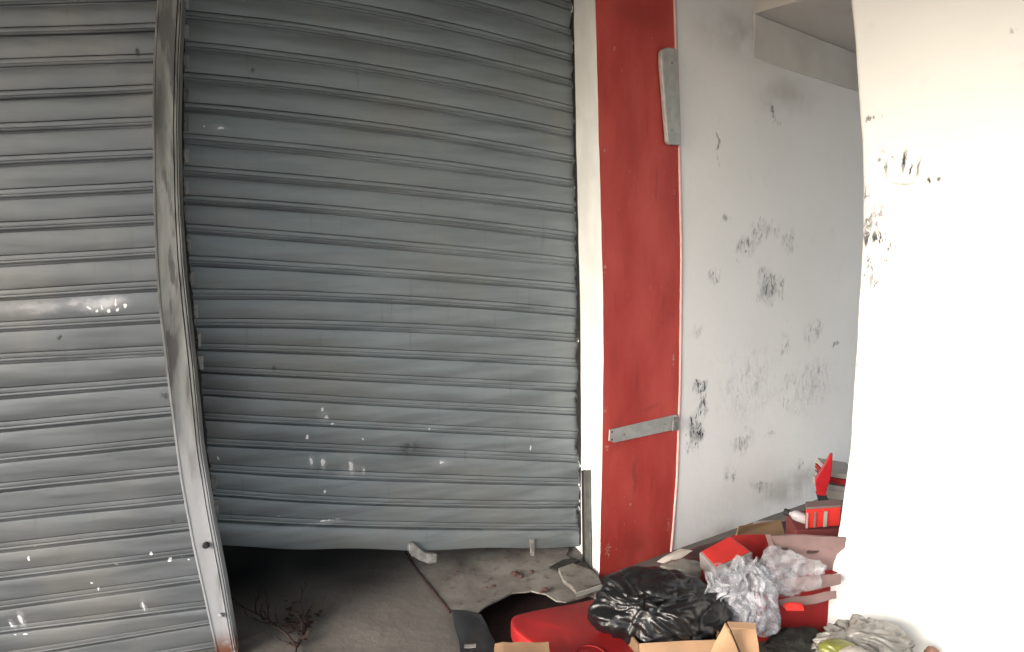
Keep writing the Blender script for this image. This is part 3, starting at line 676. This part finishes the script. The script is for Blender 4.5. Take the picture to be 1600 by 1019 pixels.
def ear(p, q, w_, seed):
    p, q = Vector(p), Vector(q); g = []; d = (q-p); s = d.cross(Vector((0, 1, .3))).normalized()
    for i in range(15):
        t = i/14; ww = w_*(1-t)**.7*(.8+.4*math.sin(t*5+seed)) + .003; row = []
        for j in range(9):
            a = (j/8-.5)*2
            row.append(p + d*t + s*ww*a + Vector((0, -1, .3))*.018*math.sin(a*6+seed+t*3)*(1-t*.5) + nvec(Vector((t*4, a*2, seed)))*.010)
        g.append(row)
    bm = bmesh.new(); sheet(bm, g); return obj('handle_loop', bm, M_FILM, cb, smooth=True)
for (x0, y0, z0), (x1, y1, z1), w_ in (((1150,915,.22),(1182,872,.30),.035), ((1120,925,.22),(1104,893,.27),.04), ((1190,925,.20),(1198,868,.28),.035), ((1205,930,.16),(1248,935,.13),.045), ((1200,915,.18),(1240,890,.22),.045),
        ((1160,905,.24),(1150,868,.30),.025), ((1140,920,.22),(1108,950,.16),.03), ((1178,940,.16),(1205,985,.06),.05), ((1125,910,.22),(1150,885,.26),.05)):
    ear(onz(x0, y0, z0), onz(x1, y1, z1), w_, x0)

o = board('maroon_cloth_shade', simple('maroon_cloth_shade', (.075, .018, .018), .9, 0, .5, 14, .5), None, (onz(1052,868,.02), onz(1236,812,.02), onz(1250,860,.03), onz(1060,912,.03)), .006, curl=.03, n=14); tag(o, 'dark maroon cloth standing in for shadow along the foot of the passage wall under the gift box', 'cloth')  # cloth drawn out along the wall base in place of dark shadow
# red lidded gift box
gb = thing('gift_box', 'small red topped gift box with grey sides leaning against the white passage wall', 'box')
T = [onz(1097, 862, .24), onz(1119, 885, .235), onz(1171, 862, .25), onz(1140, 839, .255)]
nv = (T[1]-T[0]).cross(T[3]-T[0]).normalized(); nv = -nv if nv.z < 0 else nv
L_ = [p for p in T]; cT = sum(T, Vector())/4
big = [cT+(p-cT)*1.13 for p in T]
bm = bmesh.new(); add_hexa(bm, [p-nv*.055 for p in big]+[p-nv*.003 for p in big]); obj('lid', bm, M_GREYC, gb, bevel=.003)
bm = bmesh.new(); add_hexa(bm, [p-nv*.0025 for p in T]+[p+nv*.0015 for p in T]); obj('top_panel', bm, M_REDB, gb, bevel=.001)
bm = bmesh.new(); add_hexa(bm, [cT+(p-cT)*1.06-nv*.15 for p in T]+[cT+(p-cT)*1.06-nv*.056 for p in T]); obj('base', bm, M_REDC, gb, bevel=.002)

M_HOLE = simple('hole_shade', (.08, .045, .045), .9)
# red carton with pinkish inner flaps
rc = thing('red_carton', 'broken open red carton with pinkish inner flaps, between the passage wall and bright wall', 'carton')
f0, f1 = onz(1180, 1005, 0), onz(1300, 985, 0); up = Vector((0, 0, .15)); bk = Vector((.06, .36, 0))
bm = bmesh.new(); add_hexa(bm, [f0, f1, f1+bk, f0+bk, f0+up, f1+up, f1+bk+up, f0+bk+up]); obj('body', bm, M_REDC, rc, bevel=.004)
e = .004
board('front_flap', M_PINKC, rc, (onz(1216,938,.162), onz(1306,925,.175), onz(1306,937,.16), onz(1226,951,.155)), .004)
board('side_flap', M_PINKC, rc, (onz(1225,905,.20), onz(1312,897,.22), onz(1312,912,.19), onz(1250,925,.17)), .004, curl=.01)
board('red_flap', M_REDC, rc, (onz(1250,890,.20), onz(1316,884,.21), onz(1316,896,.20), onz(1268,904,.19)), .004)
board('inner_panel', M_PINKC, rc, (onz(1201,836,.33), onz(1322,838,.33), onz(1312,893,.20), onz(1222,899,.19)), .006, curl=.008)
board('top_edge', M_PINKC, rc, (onz(1196,834,.335), onz(1203,834,.335), onz(1225,898,.20), onz(1215,898,.20)), .008)
for x, y, w_, h_, a in ((1224,856,7,3,.3), (1270,861,10,3,-.15), (1254,880,6,3,-.5)):
    bm = bmesh.new(); z_ = .337-(y-836)*.0024
    prism(bm, [onz(x+w_*math.cos(t)*math.cos(a)-h_*math.sin(t)*math.sin(a), y+h_*math.sin(t)*math.cos(a)+w_*math.cos(t)*math.sin(a), z_) for t in fr(0, 5.8, 12)], (0, 0, -.004))
    obj('punched_hole', bm, M_HOLE, rc)
# dark red folded carton behind the gift box
o = board('red_card_sheet', M_REDC, None, (onz(1143,838,.20), onz(1200,836,.20), onz(1206,900,.10), onz(1150,900,.10)), .006, curl=.008); tag(o, 'dark red card sheet wedged behind the gift box at the foot of the wall', 'card')
# brown cardboard behind
o = board('brown_card', M_CARD2, None, (onz(1153,822,.19), onz(1218,812,.19), onz(1226,836,.14), onz(1147,842,.14)), .006, curl=.010); tag(o, 'brown cardboard piece lying against the passage wall behind the gift box', 'cardboard')
# pale paper at the foot of the wall
o = board('crumpled_paper', M_PAPER, None, (onz(1026,878,.09), onz(1062,858,.13), onz(1082,862,.13), onz(1048,881,.09)), .003, curl=.012); tag(o, 'pale crumpled paper at the foot of the wall just right of the red pillar', 'paper')
# greyish film between bag and wall
o = crumple('film_scrap', M_FILMG, None, onz(1070, 892, .12), (.085, .05, .035), .4, 2.6, (), 4, 21, .0); tag(o, 'greyish brown plastic film scrap behind the black bag and left of the gift box', 'plastic film')

# things at the far end of the heap
bd = Vector((.10, .5, 0))
sb = thing('red_striped_packet', 'small red packet with white stripes lying on the heap by the bright wall', 'packet')
c = onz(1258, 826, .28); c1 = onz(1312, 822, .28); du = (c1-c); hh = Vector((0, 0, .068)); bk = Vector((.02, .05, 0))
bm = bmesh.new(); add_hexa(bm, [c, c1, c1+bk, c+bk, c+hh, c1+hh*.97, c1+bk+hh, c+bk+hh]); obj('body', bm, M_REDB, sb, bevel=.003)
nf = Vector((0, -1, 0))
for s0, s1, m_ in ((.0, .05, M_PAPER), (.22, .28, M_PINKC), (.50, .60, M_PAPER)):
    bm = bmesh.new(); q0, q1 = c+du*s0+nf*.004, c+du*s1+nf*.004; prism(bm, [q0+hh*.05, q1+hh*.05, q1+hh*.85, q0+hh*.85], nf*.002); obj('stripe', bm, m_, sb)
bm = bmesh.new(); add_hexa(bm, [c+hh*1.0+nf*.004-du*.03, c1+hh*1.0+nf*.004, c1+hh*1.0+bk, c+hh*1.0+bk-du*.03]+[c+hh*1.12+nf*.004-du*.03, c1+hh*1.12+nf*.004, c1+hh*1.12+bk, c+hh*1.12+bk-du*.03]); obj('lid', bm, M_PINKC, sb, bevel=.002)
# support for those: dark carton below
bm = bmesh.new(); q = onz(1244, 829, .275); q1 = onz(1345, 826, .275); bd = Vector((.03, .17, 0))
zz = Vector((0, 0, -.275)); add_hexa(bm, [q+zz, q1+zz, q1+zz+bd, q+zz+bd, q, q1, q1+bd, q+bd])
o = obj('maroon_carton', bm, card_mat('maroon_card', (.12, .02, .02)), bevel=.004); tag(o, 'dark maroon carton carrying the striped packet at the back of the heap', 'carton')
# red folded leaf-shaped fabric / shoe
rs = thing('red_shoe', 'red pointed high shoe standing on the papers next to the bright wall', 'shoe')
bm = bmesh.new(); D0 = 3.0
sp = [onz(1276,778,.42)]
pts = [(1273,752),(1280,740),(1288,728),(1296,712),(1301,711),(1300,728),(1298,748),(1292,765),(1290,778),(1282,780),(1276,772)]
base = ony(1285, 775, 2.75)
prism(bm, [ony(x, y, 2.75) for x, y in pts], (.015, .035, 0)); bmesh.ops.subdivide_edges(bm, edges=bm.edges, cuts=1, smooth=.4)
obj('upper', bm, simple('red_leather', (.42, .012, .018), .4, 0, .3, 15), rs, smooth=False, bevel=.006, seg=3)
bm = bmesh.new(); prism(bm, [ony(x, y, 2.745) for x, y in ((1276,774),(1292,776),(1296,786),(1280,788))], (.015, .05, 0)); obj('sole', bm, M_SLOT, rs, bevel=.003)
# stack of papers/books
for i, (y, m_, lab) in enumerate(((778, M_PAPER, 'pale grey book lowest in the stack beside the red shoe'), (765, M_GREYC, 'grey book in the middle of the stack beside the red shoe'), (754, M_REDC, 'thin red book topmost but one in the stack beside the red shoe'), (745, M_PAPER, 'pale book on top of the stack beside the red shoe'))):
    a = ony(1290+i*2, y, 2.85); b = ony(1345, y+8, 2.85); t_ = .022 if i else .035
    bm = bmesh.new(); k_ = Vector((.02, .18, 0)); h_ = Vector((0, 0, t_)); add_hexa(bm, [a, b, b+k_, a+k_, a+h_, b+h_, b+k_+h_, a+k_+h_])
    o = obj('book', bm, m_, bevel=.002); tag(o, lab, 'book', 'books stacked by the bright wall')
# bottle with a black cap
bt = thing('bottle', 'small clear bottle with a black cap lying in front of the striped packet', 'bottle')
p0, p1 = onz(1228, 800, .30), onz(1256, 810, .29)
bm = bmesh.new(); tube(bm, [p0.lerp(p1, t) for t in (.18,.3,.42,.6,1.3)], [.006,.008,.016,.018,.018], 14); obj('body', bm, film('bottle_plastic', (.5, .5, .52), .6, .15), bt, smooth=True)
bm = bmesh.new(); tube(bm, [p0.lerp(p1, t) for t in (-.12,.0,.16)], [.010,.012,.012], 12); obj('cap', bm, M_SLOT, bt)

for i, (x, y, z, w_, h_, m_, lab) in enumerate(((1078,905,.10,20,10,M_PAPER,'small pale paper scrap between the black bag and the gift box'), (1240,948,.165,16,7,M_REDB,'bright red scrap of card on the front edge of the red carton'), (1198,822,.10,22,9,M_GREYC,'grey card scrap near the wall beside the brown cardboard'), (1105,918,.13,14,8,M_PINKC,'pinkish card scrap tucked under the clear plastic bag'))):
    o = board('scrap', m_, None, (onz(x-w_,y-h_*.6,z), onz(x+w_*.8,y-h_,z+.01), onz(x+w_,y+h_*.8,z), onz(x-w_*.7,y+h_,z-.005)), .002, curl=.012, n=5); tag(o, lab, 'scrap')
# grey and yellow bags at the foot of the bright wall
gy = thing('grey_plastic_bag', 'crumpled grey plastic bag holding a yellow green bag at the foot of the bright wall', 'plastic bag')
g0 = onz(1350, 1018, .08)
crumple('body', M_FILMG, gy, g0, (.130, .10, .085), .30, 2.2, (((-.8, -.3, -.2), .15, .2),), 6, 31, .0, .10, (-.5, -.3, .8), .24)
crumple('yellow_bag', M_YEL, gy, onz(1312, 1014, .13), (.055, .035, .022), .3, 2.5, (), 4, 33)
crumple('white_bag', M_PAPER, gy, onz(1338, 1030, .165), (.045, .04, .03), .25, 2.5, (), 4, 35)
o = crumple('black_netting', simple('black_net', (.012, .012, .010), .8, 0, .5, 60, .8), None, onz(1252, 1015, .03), (.10, .09, .05), .5, 4.0, (), 5, 41, .0); tag(o, 'crumpled black netting in front of the red carton, left of the grey bag', 'netting')
o = crumple('brown_wrapper', simple('brown_wrapper', (.25, .13, .09), .6, 0, .3, 20), None, onz(1456, 1022, .06), (.022, .02, .022), .3, 2.5, (), 4, 51); tag(o, 'tiny brown wrapper at the bottom edge against the bright wall', 'wrapper')

# dry twig on the floor
tw = bmesh.new(); M_TW = simple('dry_twig', (.024, .010, .007), .9, 0, .4, 30)
def twig(p, d, ln, r, depth):
    pts = [p]; q = Vector(p)
    for i in range(5):
        d = (d + Vector((random.uniform(-.25, .25), random.uniform(-.25, .25), random.uniform(-.12, .12)))).normalized(); q = q + d*ln/5; q.z = max(.004, q.z); pts.append(q.copy())
        if depth and i > 0 and random.random() < .75: twig(q.copy(), (d+Vector((random.uniform(-.6, .6), random.uniform(-.3, .6), random.uniform(-.1, .5)))).normalized(), ln*.38, r*.65, depth-1)
    tube(tw, pts, [r, r*.9, r*.8, r*.6, r*.5, r*.3], 5)
b0 = onz(463, 1012, .012)
for x, y, l in ((436, 932, .19), (478, 950, .15), (452, 960, .12), (488, 965, .12)):
    e_ = onz(x, y, .03); twig(b0.copy(), (e_-b0).normalized(), (e_-b0).length, .0045, 2)
for x, y in ((440,1005), (462,1045), (480,990)):
    e_ = onz(x, y, .01); twig(b0.copy(), (e_-b0).normalized(), (e_-b0).length, .0035, 1)
for i in range(70):
    q = onz(random.gauss(468, 13), random.gauss(975, 17), random.uniform(.004, .03)); s = random.uniform(.004, .010)
    a = random.uniform(0, 6); prism(tw, [q+Vector((math.cos(a+t)*s*(1 if t % 2 < 1 else 2), math.sin(a+t)*s, random.uniform(0, .012))) for t in (0, 1.5, 3.1, 4.6)], (0, 0, .001))
o = obj('dry_twig', tw, M_TW); tag(o, 'dry dark brown branching twig lying on the concrete floor under the shutter', 'twig')
